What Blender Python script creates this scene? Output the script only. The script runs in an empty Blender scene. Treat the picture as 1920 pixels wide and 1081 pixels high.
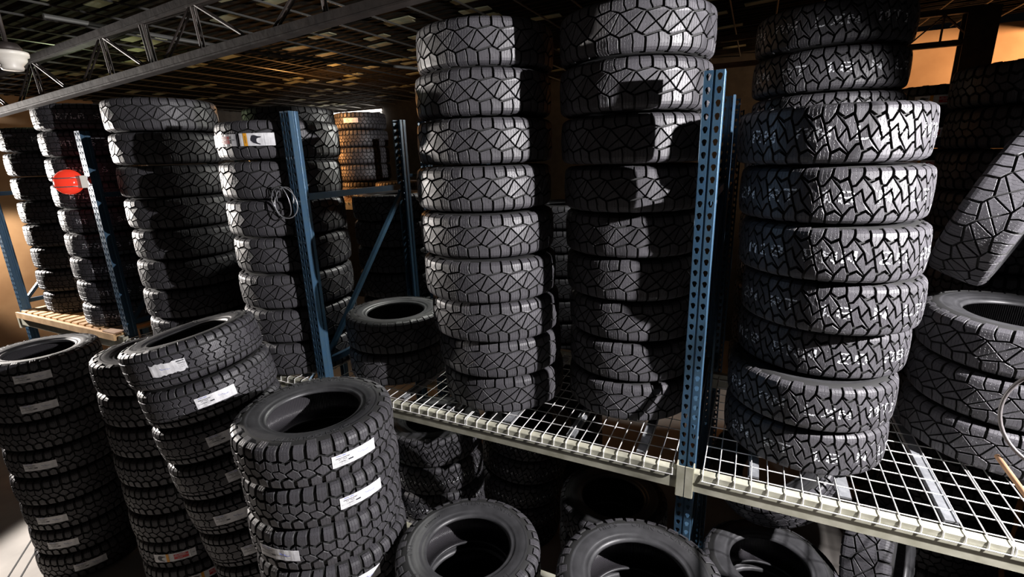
import bpy, math, random
import numpy as np
from mathutils import noise as mn
from mathutils import Vector, Matrix
random.seed(7)
S = bpy.context.scene
COL = S.collection
pi = math.pi
R = math.radians

# ------------------------------------------------------------------ camera
CAMP = Vector((0, 0, 3.3))
PITCH, ROLL, YAW, FPX = .26427, -.03154, .4567, 919.0
fwd = Vector((-math.sin(YAW)*math.cos(PITCH), math.cos(YAW)*math.cos(PITCH), -math.sin(PITCH)))
rt0 = Vector((math.cos(YAW), math.sin(YAW), 0)); up0 = rt0.cross(fwd)
rt = rt0*math.cos(ROLL) + up0*math.sin(ROLL); up = up0*math.cos(ROLL) - rt0*math.sin(ROLL)
cd = bpy.data.cameras.new('camera'); cam = bpy.data.objects.new('camera', cd); COL.objects.link(cam)
m = Matrix((rt, up, -fwd)).transposed().to_4x4(); m.translation = CAMP
cam.matrix_world = m
cd.sensor_width = 36; cd.lens = 36*FPX/1920; cd.clip_start = .05; cd.clip_end = 100
S.camera = cam

# ------------------------------------------------------------------ world, lights, exposure
w = bpy.data.worlds.new('world'); S.world = w; w.use_nodes = True
w.node_tree.nodes['Background'].inputs[0].default_value = (.75, .85, 1, 1)
w.node_tree.nodes['Background'].inputs[1].default_value = .0015
S.view_settings.view_transform = 'Standard'
S.view_settings.look = 'None'
S.view_settings.gamma = 1
S.view_settings.use_curve_mapping = False
S.view_settings.exposure = 0.0


def lamp(name, kind, loc, energy, col, target=None, **kw):
    d = bpy.data.lights.new(name, kind); d.energy = energy; d.color = col
    for k, v in kw.items(): setattr(d, k, v)
    o = bpy.data.objects.new(name, d); COL.objects.link(o); o.location = loc
    if target: o.rotation_euler = (Vector(target)-Vector(loc)).to_track_quat('-Z', 'Y').to_euler()
    return o


KEY = lamp('work_lamp', 'SPOT', (2.3, 1.74, 3.62), 1480, (1, .965, .975), (.43, 1.68, 2.52), shadow_soft_size=.025, spot_size=R(107), spot_blend=.42)
FILL = lamp('camera_fill', 'POINT', (.35, -.35, 3.9), 1.0, (.84, .85, 1), shadow_soft_size=.05)  # weak cool fill added above the camera, no fixture there
DOOR = lamp('doorway_daylight', 'SPOT', (-9.7, 1.75, 3.2), 3200, (1, .93, .87), (-5, 2.0, 1.92), shadow_soft_size=.07, spot_size=R(55), spot_blend=.15)
LWALL = lamp('left_wall_fill', 'SPOT', (-8.9, 2.6, 2.7), 150, (1, .82, .66), (-10, 3.3, 2.0), shadow_soft_size=.1, spot_size=R(62), spot_blend=.5)  # extra spot added only to brighten the left wall
BACK = lamp('orange_bay_lamp', 'SPOT', (-7.9, 5.0, 3.55), 520, (1, .40, .11), (-5.2, 6.0, 2.95), shadow_soft_size=.1, spot_size=R(42), spot_blend=.4)
WALLL = lamp('orange_wall_lamp', 'SPOT', (4.4, 7.6, 4.45), 800, (1, .58, .30), (1.9, 9.0, 4.6), shadow_soft_size=.2, spot_size=R(80), spot_blend=.8)
REAR = lamp('rear_aisle_lamp', 'SPOT', (-2.25, 5.3, 3.9), 260, (1, 1, .93), (-2.9, 3.2, 3.2), shadow_soft_size=.06, spot_size=R(64), spot_blend=.4)
GAP = lamp('rear_gap_fill', 'SPOT', (-.78, 3.75, 3.5), 45, (1, 1, .96), (-1.55, 4.3, 2.5), shadow_soft_size=.04, spot_size=R(46), spot_blend=.4)  # unseen helper spot, added to light the sliver stack
LOWGAP = lamp('left_gap_fill', 'SPOT', (-2.30, 3.45, 3.5), 60, (1, 1, .93), (-2.22, 2.62, 1.9), shadow_soft_size=.04, spot_size=R(62), spot_blend=.4)  # added helper light for the low stack and the tires under it
UPPER = lamp('ceiling_patch_fill', 'POINT', (-6.2, 3.0, 3.98), 9, (.85, 1, .6), shadow_soft_size=.1)  # added greenish light under the slats to bring out the ceiling patches
UPPER2 = lamp('ceiling_orange_fill', 'POINT', (-5.6, 5.4, 4.0), 34, (1, .45, .14), shadow_soft_size=.1)  # added orange light for the ceiling patches further back

# ------------------------------------------------------------------ materials
def mat(name, col, rough=.5, metal=0, noise=None, bump=0, nscale=8, spec=.5, emit=None, coord='Object'):
    mt = bpy.data.materials.new(name); mt.use_nodes = True
    nt = mt.node_tree; b = nt.nodes['Principled BSDF']
    b.inputs['Base Color'].default_value = (*col, 1); b.inputs['Roughness'].default_value = rough
    b.inputs['Metallic'].default_value = metal; b.inputs['Specular IOR Level'].default_value = spec
    if emit:
        b.inputs['Emission Color'].default_value = (*emit[0], 1); b.inputs['Emission Strength'].default_value = emit[1]
    if noise or bump:
        tc = nt.nodes.new('ShaderNodeTexCoord'); n = nt.nodes.new('ShaderNodeTexNoise')
        n.inputs['Scale'].default_value = nscale; n.inputs['Detail'].default_value = 6
        nt.links.new(tc.outputs[coord], n.inputs['Vector'])
        if noise:
            r = nt.nodes.new('ShaderNodeValToRGB')
            r.color_ramp.elements[0].position = .35; r.color_ramp.elements[1].position = .68
            r.color_ramp.elements[0].color = (*noise, 1); r.color_ramp.elements[1].color = (*col, 1)
            nt.links.new(n.outputs['Fac'], r.inputs['Fac']); nt.links.new(r.outputs['Color'], b.inputs['Base Color'])
        if bump:
            bp = nt.nodes.new('ShaderNodeBump'); bp.inputs['Strength'].default_value = bump; bp.inputs['Distance'].default_value = .01
            nt.links.new(n.outputs['Fac'], bp.inputs['Height']); nt.links.new(bp.outputs['Normal'], b.inputs['Normal'])
    return mt


def tread_mat(name, col, freq):
    """rubber with thin wandering sipes cut into the tread faces (relief only) and faint dust"""
    mt = mat(name, col, .5, spec=.5); nt = mt.node_tree; b = nt.nodes['Principled BSDF']
    uv = nt.nodes.new('ShaderNodeUVMap'); uv.uv_map = 'UVMap'
    n = nt.nodes.new('ShaderNodeTexNoise'); n.inputs['Scale'].default_value = 90; n.inputs['Detail'].default_value = 1
    add = nt.nodes.new('ShaderNodeVectorMath'); add.operation = 'SCALE'; add.inputs['Scale'].default_value = .012
    mx = nt.nodes.new('ShaderNodeVectorMath'); mx.operation = 'ADD'
    nt.links.new(uv.outputs[0], n.inputs['Vector']); nt.links.new(n.outputs['Color'], add.inputs[0])
    nt.links.new(uv.outputs[0], mx.inputs[0]); nt.links.new(add.outputs[0], mx.inputs[1])
    wv = nt.nodes.new('ShaderNodeTexWave'); wv.wave_type = 'BANDS'; wv.bands_direction = 'X'
    wv.inputs['Scale'].default_value = freq; wv.inputs['Distortion'].default_value = 0
    nt.links.new(mx.outputs[0], wv.inputs['Vector'])
    r = nt.nodes.new('ShaderNodeValToRGB'); r.color_ramp.elements[0].position = .0; r.color_ramp.elements[1].position = .045
    r.color_ramp.elements[0].color = (0, 0, 0, 1); r.color_ramp.elements[1].color = (1, 1, 1, 1)
    nt.links.new(wv.outputs['Fac'], r.inputs['Fac'])
    bp = nt.nodes.new('ShaderNodeBump'); bp.inputs['Strength'].default_value = .8; bp.inputs['Distance'].default_value = .004
    nt.links.new(r.outputs['Color'], bp.inputs['Height']); nt.links.new(bp.outputs['Normal'], b.inputs['Normal'])
    tc = nt.nodes.new('ShaderNodeTexCoord'); n2 = nt.nodes.new('ShaderNodeTexNoise'); n2.inputs['Scale'].default_value = 7; n2.inputs['Detail'].default_value = 8
    nt.links.new(tc.outputs['Object'], n2.inputs['Vector'])
    r2 = nt.nodes.new('ShaderNodeValToRGB'); r2.color_ramp.elements[0].position = .3; r2.color_ramp.elements[1].position = .75
    r2.color_ramp.elements[0].color = (*[c*.75 for c in col], 1); r2.color_ramp.elements[1].color = (*[c*1.25 for c in col], 1)
    nt.links.new(n2.outputs['Fac'], r2.inputs['Fac']); nt.links.new(r2.outputs['Color'], b.inputs['Base Color'])
    return mt


TREAD = tread_mat('tread_rubber', (.052, .050, .056), 22)
TREADF = tread_mat('tread_rubber_fine', (.050, .048, .055), 34)
SIDE = mat('sidewall_rubber', (.046, .046, .049), .45, noise=(.030, .030, .032), bump=.15, nscale=14)
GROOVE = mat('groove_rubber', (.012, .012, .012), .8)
CHALK = mat('chalk_paint', (.75, .77, .8), .8)
PAPER = mat('label_paper', (.85, .85, .86), .45, noise=(.62, .62, .64), bump=.25, nscale=30)
INK = mat('printing_ink', (.03, .03, .04), .5)
BLUEINK = mat('blue_ink', (.06, .1, .5), .5)
REDINK = mat('red_ink', (.6, .03, .03), .45)
GOLD = mat('orange_ink', (.85, .38, .03), .45)
BLUE = mat('blue_painted_steel', (.04, .095, .17), .33, .4, noise=(.05, .10, .15), bump=.12, nscale=25)
BEAMM = mat('beige_painted_steel', (.50, .49, .40), .42, .1, noise=(.36, .35, .27), bump=.1, nscale=14)
WIRE = mat('zinc_wire', (.82, .82, .8), .35, .35)
GALV = mat('galvanised_channel', (.45, .46, .48), .4, .6, noise=(.3, .31, .33), nscale=30)
DARKSTEEL = mat('dark_primer_steel', (.055, .043, .038), .55, .3, noise=(.03, .024, .022), bump=.2, nscale=12)
ROD = mat('dark_conduit', (.16, .16, .15), .4, .6)
DECK = mat('ceiling_slats', (.03, .024, .017), .9, noise=(.012, .011, .009), nscale=5, spec=.1)
BOARD = mat('olive_light_patch', (.50, .52, .34), .8, noise=(.25, .24, .14), nscale=3)  # pale olive standing in for light spots between the slats
WOOD = mat('pallet_wood', (.62, .40, .20), .6, noise=(.42, .25, .11), bump=.2, nscale=9)
CONC = mat('concrete_floor', (.42, .385, .35), .75, noise=(.30, .275, .25), bump=.2, nscale=2.5)
WALLM = mat('tan_plaster', (.55, .36, .2), .85, noise=(.38, .23, .12), bump=.2, nscale=1.6)
WALLD = mat('shade_dark_wall', (.05, .045, .04), .8, noise=(.03, .028, .025))  # wall colour darkened to stand in for shade and cut bounce light
REDG = mat('red_glass', (.8, .05, .03), .12, emit=((1, .05, .02), .5))
WHITEP = mat('white_plastic', (.8, .76, .68), .4)
GREYP = mat('grey_hose', (.10, .09, .09), .45)
SKYM = mat('daylight_opening', (1, 1, 1), .5, emit=((1, .93, .85), 9))
CARD = mat('brown_board', (.35, .2, .1), .8, noise=(.2, .1, .05), nscale=10)


# ------------------------------------------------------------------ helpers
class MB:
    def __init__(s): s.v = []; s.f = []; s.m = []
    def quadbox(s, c, d, mi=0, M=None):
        x, y, z = c; a, b, h = d[0]/2, d[1]/2, d[2]/2; n = len(s.v)
        for dx, dy, dz in ((-a,-b,-h),(a,-b,-h),(a,b,-h),(-a,b,-h),(-a,-b,h),(a,-b,h),(a,b,h),(-a,b,h)):
            p = Vector((x+dx, y+dy, z+dz)); s.v.append(tuple(M @ p if M else p))
        for f in ((0,3,2,1),(4,5,6,7),(0,1,5,4),(1,2,6,5),(2,3,7,6),(3,0,4,7)):
            s.f.append(tuple(n+i for i in f)); s.m.append(mi)
        return s
    def tube(s, pts, r, seg=6, mi=0, closed=False):
        pts = [Vector(p) for p in pts]; n0 = len(s.v); N = len(pts)
        for i, p in enumerate(pts):
            if closed: t = pts[(i+1) % N]-pts[i-1]
            else: t = pts[min(i+1, N-1)]-pts[max(i-1, 0)]
            t.normalize(); a = t.orthogonal() if i == 0 else (a - t*a.dot(t))
            a.normalize(); b = t.cross(a)
            for k in range(seg):
                q = p + (a*math.cos(2*pi*k/seg)+b*math.sin(2*pi*k/seg))*r; s.v.append(tuple(q))
        for i in range(N if closed else N-1):
            j = (i+1) % N
            for k in range(seg):
                k2 = (k+1) % seg
                s.f.append((n0+i*seg+k, n0+i*seg+k2, n0+j*seg+k2, n0+j*seg+k)); s.m.append(mi)
        if not closed:
            s.f.append(tuple(n0+k for k in reversed(range(seg)))); s.m.append(mi)
            s.f.append(tuple(n0+(N-1)*seg+k for k in range(seg))); s.m.append(mi)
        return s
    def bar(s, a, b, wd, ht, mi=0):
        a, b = Vector(a), Vector(b); t = (b-a).normalized()
        u = t.cross(Vector((0, 0, 1)));
        if u.length < 1e-3: u = Vector((1, 0, 0))
        u.normalize(); v = u.cross(t); n = len(s.v)
        for p in (a, b):
            for i, j in ((-1,-1),(1,-1),(1,1),(-1,1)): s.v.append(tuple(p+u*i*wd/2+v*j*ht/2))
        for f in ((0,1,2,3),(7,6,5,4),(0,4,5,1),(1,5,6,2),(2,6,7,3),(3,7,4,0)):
            s.f.append(tuple(n+i for i in f)); s.m.append(mi)
        return s
    def lathe(s, prof, seg=96, mi=0, closed=False):
        n0 = len(s.v); N = len(prof)
        for r, z in prof:
            for k in range(seg):
                a = 2*pi*k/seg; s.v.append((r*math.cos(a), r*math.sin(a), z))
        for i in range(N if closed else N-1):
            j = (i+1) % N
            for k in range(seg):
                k2 = (k+1) % seg
                s.f.append((n0+i*seg+k, n0+i*seg+k2, n0+j*seg+k2, n0+j*seg+k)); s.m.append(mi)
        return s
    def mesh(s, name, mats, smooth=False, uv=None):
        me = bpy.data.meshes.new(name); me.from_pydata(s.v, [], s.f)
        for mt in (mats if isinstance(mats, (list, tuple)) else [mats]): me.materials.append(mt)
        if any(s.m): me.polygons.foreach_set('material_index', s.m)
        if smooth: me.polygons.foreach_set('use_smooth', [True]*len(s.f))
        if uv is not None:
            l = me.uv_layers.new(name='UVMap'); idx = np.zeros(len(me.loops), 'i'); me.loops.foreach_get('vertex_index', idx)
            l.data.foreach_set('uv', np.asarray(uv, 'f')[idx].ravel())
        me.update(); return me


def link(name, me, parent=None, loc=(0, 0, 0), rot=(0, 0, 0)):
    o = bpy.data.objects.new(name, me); COL.objects.link(o); o.parent = parent; o.location = loc; o.rotation_euler = rot
    return o
def tag(o, label=None, cat=None, group=None, kind=None):
    if label: o['label'] = label
    if cat: o['category'] = cat
    if group: o['group'] = group
    if kind: o['kind'] = kind
    return o
def empty(name, loc, label, cat, group=None, rot=(0, 0, 0)):
    o = link(name, None, None, loc, rot); return tag(o, label, cat, group)
def text_mesh(s, size, extr=0.0, bold=0.0):
    c = bpy.data.curves.new('lettering_curve', 'FONT'); c.body = s; c.size = size; c.extrude = extr; c.offset = bold
    c.align_x = 'CENTER'; c.align_y = 'CENTER'; c.resolution_u = 2
    o = bpy.data.objects.new('lettering_source', c); me = bpy.data.meshes.new_from_object(o)
    v = [tuple(q.co) for q in me.vertices]; f = [tuple(p.vertices) for p in me.polygons]
    bpy.data.objects.remove(o); bpy.data.curves.remove(c); bpy.data.meshes.remove(me); return v, f


# ------------------------------------------------------------------ the building
def struct(name, me, **k):
    o = link(name, me, **k); o['kind'] = 'structure'; return o
def box_me(name, c, d, mt): return MB().quadbox(c, d).mesh(name, mt)

struct('floor', box_me('floor', (-2, 3, -.05), (16.4, 12.4, .1), CONC))
for a, b in (((-5.9, 1.55, .001), (-3.2, -.6, .001)), ((-5.75, 1.55, .001), (-3.1, -.52, .001))):
    struct('trim_1', MB().bar(a, b, .012, .004).mesh('floor_joint', GROOVE))
struct('wall_back', box_me('wall_back', (3.45, 9.1, 2.3), (5.5, .2, 4.9), WALLM))
struct('wall_back', box_me('wall_back', (-4.75, 9.1, 2.3), (10.9, .2, 4.9), WALLD))  # unlit stretch of the back wall, its shade put into the colour
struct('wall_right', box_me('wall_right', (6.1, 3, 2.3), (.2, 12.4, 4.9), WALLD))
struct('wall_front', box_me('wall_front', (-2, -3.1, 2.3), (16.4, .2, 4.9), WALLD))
wl = MB()
wl.quadbox((-10.1, 3.5, 2.3), (.2, 2.6, 4.9)); wl.quadbox((-10.1, -2.3, 2.3), (.2, 1.4, 4.9)); wl.quadbox((-10.1, .3, 4.5), (.2, 3.8, .6))
struct('wall_left', wl.mesh('wall_left', WALLM))
struct('wall_left', box_me('wall_left', (-10.1, 6.9, 2.3), (.2, 4.2, 4.9), WALLD))  # far end of the left wall, coloured dark as shade


def roof(x): return 4.6+.035*(x+4)
# roof deck on top of the slatted mezzanine ceiling
M = MB(); n = 0
for x in (-10.2, 6.2):
    for y in (-3.2, 9.2):
        for dz in (.42, .52): M.v.append((x, y, roof(x)+dz))
M.f = [(0, 4, 6, 2), (1, 3, 7, 5), (0, 1, 5, 4), (2, 6, 7, 3), (0, 2, 3, 1), (4, 5, 7, 6)]; M.m = [0]*6
ceil = struct('ceiling', M.mesh('ceiling', DECK))
slat = MB().bar((-10.1, 0, roof(-10.1)), (6.1, 0, roof(6.1)), .040, .022).mesh('slat', DECK)
y = -1.9; rnd = random.Random(3)
while y < 8.9:
    link('ceiling_slat', slat, ceil, (0, y, rnd.uniform(-.006, .006))); y += .122
rodm = MB().tube([(0, -3, 0), (0, 9, 0)], .009, 6).mesh('ceiling_rod', ROD)
x = -9.6
while x < 5.8:
    link('ceiling_rod', rodm, ceil, (x, 0, roof(x)-.045)); x += .42
bd = MB().quadbox((0, 0, 0), (.30, .11, .008)).mesh('light_patch_board', BOARD)  # made-up panels that act as the ceiling's patches of light
for k in range(150):
    x = rnd.uniform(-9, 1); y = rnd.uniform(1.6, 8.5)
    link('light_patch_board', bd, ceil, (x, y, roof(x)-.022), (0, -.035, rnd.choice((0, .1, -.07))))
# big cross beams in Y direction
for x in (3.2,):
    struct('trim_2', box_me('roof_beam', (x, 3, roof(x)-.16), (.16, 12, .16), DARKSTEEL))


def joist(name, Y, x0, x1, zb, zt, label, xs, h=.042, group=None):
    t = empty(name, (x0, Y, zb(x0)), label, 'roof truss', group); o = Vector((x0, Y, zb(x0)))
    def L(p): return tuple(Vector(p)-o)
    for nm, z in (('bottom_chord', zb), ('top_chord', zt)):
        mb = MB(); mb.bar(L((x0, Y, z(x0))), L((x1, Y, z(x1))), .064, .010)
        mb.bar(L((x0, Y-.032, z(x0)+.028)), L((x1, Y-.032, z(x1)+.028)), .008, h)
        mb.bar(L((x0, Y+.032, z(x0)+.028)), L((x1, Y+.032, z(x1)+.028)), .008, h)
        link(nm, mb.mesh(nm, DARKSTEEL), t)
    for a, b in xs:
        if a < x0 or a > x1 or b < x0 or b > x1: continue
        mb = MB(); d = .012
        for s in (-1, 1): mb.tube([L((a, Y+s*d, zt(a))), L((b, Y+s*d, zb(b)+.01))], .0075, 6)
        link('web_bar', mb.mesh('web_bar', DARKSTEEL), t)
    return t
webs = []
for k in range(-3, 6):
    T = -4.17+1.03*k
    webs += [(T-.02, T-.42), (T, T+.03), (T+.03, T+.5)]
webs += [(-3.69, -3.65), (-3.66, -3.62)]
joist('roof_truss', 2.15, -7.4, 3.0, lambda x: 3.83+.055*(x+5), lambda x: 4.125+.055*(x+5),
      'dark open-web steel roof truss crossing the upper left of the photo', webs)
webs = []
for k in range(4):
    T = 1.0+.62*k; webs += [(T, T-.3), (T, T), (T, T+.3)]
joist('roof_truss', 7.0, -.6, 2.0, lambda x: 4.26, lambda x: 4.56,
      'black silhouetted roof truss in front of the orange back wall', webs)
col = empty('steel_column', (1.93, 7.05, 0), 'black steel column silhouetted against the orange back wall', 'column')
link('column_shaft', MB().quadbox((0, -.08, 2.3), (.26, .015, 4.6)).quadbox((0, .08, 2.3), (.26, .015, 4.6)).quadbox((0, 0, 2.3), (.015, .16, 4.6)).mesh('column_shaft', DARKSTEEL), col)
link('base_plate', MB().quadbox((0, 0, .01), (.36, .3, .02)).mesh('base_plate', DARKSTEEL), col)
# windows: a long daylight slot high in the back wall, door in the left wall
wn = struct('window_1', box_me('window_1', (-8.7, 8.98, 4.22), (2.5, .03, .30), SKYM))
struct('window_frame', MB().quadbox((-8.7, 8.95, 4.06), (2.6, .06, .03)).quadbox((-8.7, 8.95, 4.38), (2.6, .06, .03)).quadbox((-8.7, 8.95, 4.30), (2.6, .05, .02)).mesh('window_frame', DARKSTEEL), parent=wn)
dn = struct('door_1', MB().quadbox((-10.12, -1.62, 2.1), (.14, .06, 4.2)).quadbox((-10.12, 2.2, 2.1), (.14, .06, 4.2)).quadbox((-10.12, .3, 4.2), (.14, 3.9, .06)).mesh('door_1', DARKSTEEL))

# conduit and round fixture
cn = link('conduit_pipe', MB().tube([(-4.3, 1.9, 4.28), (-4.25, 2.73, 4.28), (-4.1, 3.5, 4.26), (-3.28, 5.2, 4.26)], .016, 8)
     .tube([(-4.1, 3.44, 4.26), (-4.09, 3.56, 4.26)], .026, 8).mesh('conduit_pipe', ROD))
tag(cn, 'thin metal conduit pipe with a coupling running below the ceiling', 'pipe')
fx = empty('round_ceiling_fixture', (-4.20, 1.63, 3.98), 'white round ceiling fixture at the upper left edge beside the truss', 'fixture')
link('cup', MB().lathe([(.0, -.075), (.05, -.075), (.056, -.06), (.052, -.05), (.078, -.02), (.08, .0), (.092, .004), (.095, .02), (.092, .03), (0, .03)], 40).mesh('cup', WHITEP, True), fx)
link('mount', MB().lathe([(0, .03), (.06, .03), (.07, .05), (.05, .08), (0, .085)], 24).tube([(0, 0, .08), (0, 0, .5)], .012, 8).mesh('mount', DARKSTEEL, True), fx)

# ------------------------------------------------------------------ racking
def post_mesh(H=3.65):
    """teardrop-punched column: two punched strips with a groove between, side flanges"""
    mb = MB(); hw = .038; cell = .0508; nrow = int(H/cell)
    hole = [(-.0045, -.013), (.0045, -.013), (.0075, -.004), (.0105, .004), (.0075, .012), (0, .0145), (-.0075, .012), (-.0105, .004), (-.0075, -.004)]
    hole = [(x, z) for x, z in hole]
    for s in (-1, 1):
        xa, xb = (-.038, -.005) if s < 0 else (.005, .038)
        cx = (xa+xb)/2
        for i in range(nrow):
            z0, z1 = i*cell, (i+1)*cell; cz = (z0+z1)/2
            n = len(mb.v)
            mb.v += [(xa, 0, z0), (xb, 0, z0), (xb, 0, z1), (xa, 0, z1)]
            mb.v += [(cx+x, 0, cz+z) for x, z in hole]; h = n+4
            mb.v += [(cx+x, .003, cz+z) for x, z in hole]
            c0, c1, c2, c3 = n, n+1, n+2, n+3
            fs = [(c0, c1, h+1, h), (c1, h+2, h+1), (c1, h+3, h+2), (c1, c2, h+3), (c2, h+4, h+3), (c2, h+5, h+4), (c2, c3, h+5), (c3, h+6, h+5), (c3, h+7, h+6), (c3, c0, h+7), (c0, h+8, h+7), (c0, h, h+8)]
            mb.f += fs; mb.m += [0]*len(fs)
            for k in range(9):
                k2 = (k+1) % 9; mb.f.append((h+k, h+k2, h+9+k2, h+9+k)); mb.m.append(0)
    def strip(p):   # open profile extruded to height
        n = len(mb.v)
        for x, y in p: mb.v += [(x, y, 0), (x, y, nrow*cell)]
        for i in range(len(p)-1): mb.f.append((n+2*i, n+2*i+2, n+2*i+3, n+2*i+1)); mb.m.append(0)
    strip([(-.005, 0), (-.004, .005), (.004, .005), (.005, 0)])
    strip([(.038, 0), (.0405, .003), (.0405, .030), (.038, .034), (.038, .046), (.0405, .050), (.0405, .072), (.028, .075), (.028, .072), (.037, .070), (.037, .006), (.036, .003)])
    strip([(-.038, 0), (-.0405, .003), (-.0405, .030), (-.038, .034), (-.038, .046), (-.0405, .050), (-.0405, .072), (-.028, .075), (-.028, .072), (-.037, .070), (-.037, .006), (-.036, .003)])
    return mb.mesh('upright_post', BLUE)
POST = post_mesh()
boltm = MB().lathe([(0, -.006), (.007, -.006), (.008, 0)], 8).mesh('bolt', GALV)


def frame(X, Y, label, depth=1.15, braces=True):
    t = empty('rack_upright_frame', (X, Y, 0), label, 'rack upright', 'blue rack uprights')
    link('upright_post', POST, t, (0, 0, 0)); link('upright_post', POST, t, (0, depth, 0), (0, 0, pi))
    for y in (.03, depth-.03): link('base_plate', MB().quadbox((0, y, .004), (.12, .12, .008)).mesh('base_plate', BLUE), t)
    for z in (.15, 1.0, 1.92, 3.08):
        link('horizontal_brace', MB().quadbox((0, depth/2, z), (.032, depth-.15, .042)).mesh('horizontal_brace', BLUE), t)
    for a, b in ((.18, .97), (1.03, 1.89), (1.95, 3.04)):
        link('diagonal_brace', MB().bar((0, .08, a), (0, depth-.08, b), .03, .03).mesh('diagonal_brace', BLUE), t)
    for z in (.15, 1.0, 1.92, 3.08):
        b = link('bolt', boltm, t, (.042, .058, z), (0, pi/2, 0))
    return t
YF = 2.27
XU = [-.18, -2.64, -5.08, -7.12]
frame(-.18, YF, 'blue punched rack upright standing between the two wire shelves, right of centre')
frame(-2.64, YF, 'blue rack upright left of centre with a wire loop tied on it')
frame(-5.08, YF, 'blue rack upright with the red round lamp, third from the right')
frame(-7.12, YF, 'blue rack upright at the far left edge beyond the wooden pallet deck')
frame(2.26, YF, 'blue rack upright beyond the right edge carrying the right wire shelf')
for X, s in ((-2.60, 'dark back-to-back rack upright seen behind the central gap'), (-.16, 'dark back-to-back rack upright behind the middle tire stacks'), (-5.04, 'dark back-row rack upright hidden behind the left stacks')):
    frame(X, YF+1.36, s)

ZB = 1.79
def beam(x0, x1, Y, z, label, mt=BEAMM, front=1):
    L = x1-x0-.082; t = empty('shelf_beam', ((x0+x1)/2, Y, z), label, 'shelf beam', 'steel shelf beams')
    # stepped box beam: front face, top lip, step for the deck
    p = [(-.05, -.105), (-.05, -.03), (-.05, -.004), (-.046, 0), (-.010, 0), (-.006, -.004), (-.006, -.032), (.0, -.036), (0.0, -.105)]
    p = [(yy*front, zz) for yy, zz in p]
    mb = MB(); N = len(p)
    for sx in (-L/2, L/2):
        for yy, zz in p: mb.v.append((sx, yy, zz))
    for i in range(N): mb.f.append((i, (i+1) % N, N+(i+1) % N, N+i)); mb.m.append(0)
    mb.f += [tuple(range(N-1, -1, -1)), tuple(range(N, 2*N))]; mb.m += [0, 0]
    link('beam_rail', mb.mesh('beam_rail', mt), t)
    for s in (-1, 1):
        c = MB(); xx = s*(L/2+.021)
        c.quadbox((xx, -.053*front, -.06), (.036, .006, .17)); c.quadbox((s*(L/2+.003), -.03*front, -.06), (.006, .045, .17))
        con = link('beam_connector', c.mesh('beam_connector', mt), t)
        for zz in (0, -.075): link('rivet', boltm, con, (xx, -.056*front, zz), (pi/2, 0, 0))
    return t
bays = [(-.18, 2.26, 'right'), (-2.64, -.18, 'centre'), (-5.08, -2.64, 'left'), (-7.12, -5.08, 'far left')]
names = {'right': 'pale shelf beam right of the middle post, carrying the right wire deck',
         'centre': 'pale shelf beam left of the middle post, carrying the centre wire deck',
         'left': 'pale shelf beam between the two left blue posts, mostly hidden by stacks',
         'far left': 'pale shelf beam under the wooden pallet deck at far left'}
for a, b, nm in bays:
    beam(a, b, YF+.0, ZB, names[nm])
    beam(a, b, YF+1.15, ZB, 'rear '+names[nm], front=-1)

wy = MB().tube([(0, -.075, -.042), (0, -.072, -.006), (0, -.062, .0), (0, 1.08, 0), (0, 1.088, -.03)], .0028, 6).mesh('deck_wire', WIRE)
def deck(x0, x1, label, group='welded wire decks'):
    t = empty('wire_deck', ((x0+x1)/2, YF+.02, ZB+.008), label, 'wire deck', group); L = x1-x0; n = int(L/.066)
    for i in range(n+1): link('deck_wire', wy, t, (-L/2+L*i/n, 0, 0))
    wx = MB().tube([(-L/2-.004, 0, 0), (L/2+.004, 0, 0)], .0028, 6).mesh('deck_cross_wire', WIRE)
    for j, (yy, zz) in enumerate([(-.078, -.04), (-.02, -.0055)]+[(.085+.105*k, -.0055) for k in range(10)]):
        link('deck_cross_wire', wx, t, (0, yy, zz))
    ch = MB().quadbox((0, .54, -.014), (.045, 1.05, .010)).quadbox((-.022, .54, -.022), (.003, 1.05, .02)).quadbox((.022, .54, -.022), (.003, 1.05, .02)).mesh('support_channel', GALV)
    for f in (-.33, .0, .33): link('support_channel', ch, t, (f*L+.03, 0, 0))
    return t
deck(-.10, 1.02, 'wire deck right of the middle post under the chalk-marked stack')
deck(1.03, 2.2, 'wire deck at the right edge, empty in front, mesh lit white')
deck(-1.42, -.24, 'wire deck just left of the middle post, in front of the second tall stack')
deck(-2.57, -1.43, 'wire deck under the low stack and the tall central stack')
deck(-3.84, -2.72, 'wire deck hidden under the stack behind the left blue post')
deck(-5.0, -3.86, 'wire deck hidden under the dark stack between the two left posts')
# wooden pallet deck
wd = empty('wooden_pallet_deck', (-6.1, YF, ZB+.002), 'orange-lit wooden slatted pallet deck on the far left rack', 'pallet')
sl = MB().quadbox((0, .53, .034), (.085, 1.1, .018)).mesh('wooden_slat', WOOD)
for i in range(15): link('wooden_slat', sl, wd, (-.93+.133*i, 0, rnd.uniform(-.001, .001)), (0, 0, rnd.uniform(-.01, .01)))
for yy in (-.02, .5, 1.05):
    link('pallet_stringer', MB().quadbox((0, yy, .0125), (1.90, .075, .024)).mesh('pallet_stringer', WOOD), wd)
link('front_board', MB().quadbox((0, -.068, .012), (1.90, .02, .062)).mesh('front_board', WOOD), wd)
link('block', MB().quadbox((.86, -.02, .05), (.2, .1, .012)).mesh('block', CARD), wd)

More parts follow.
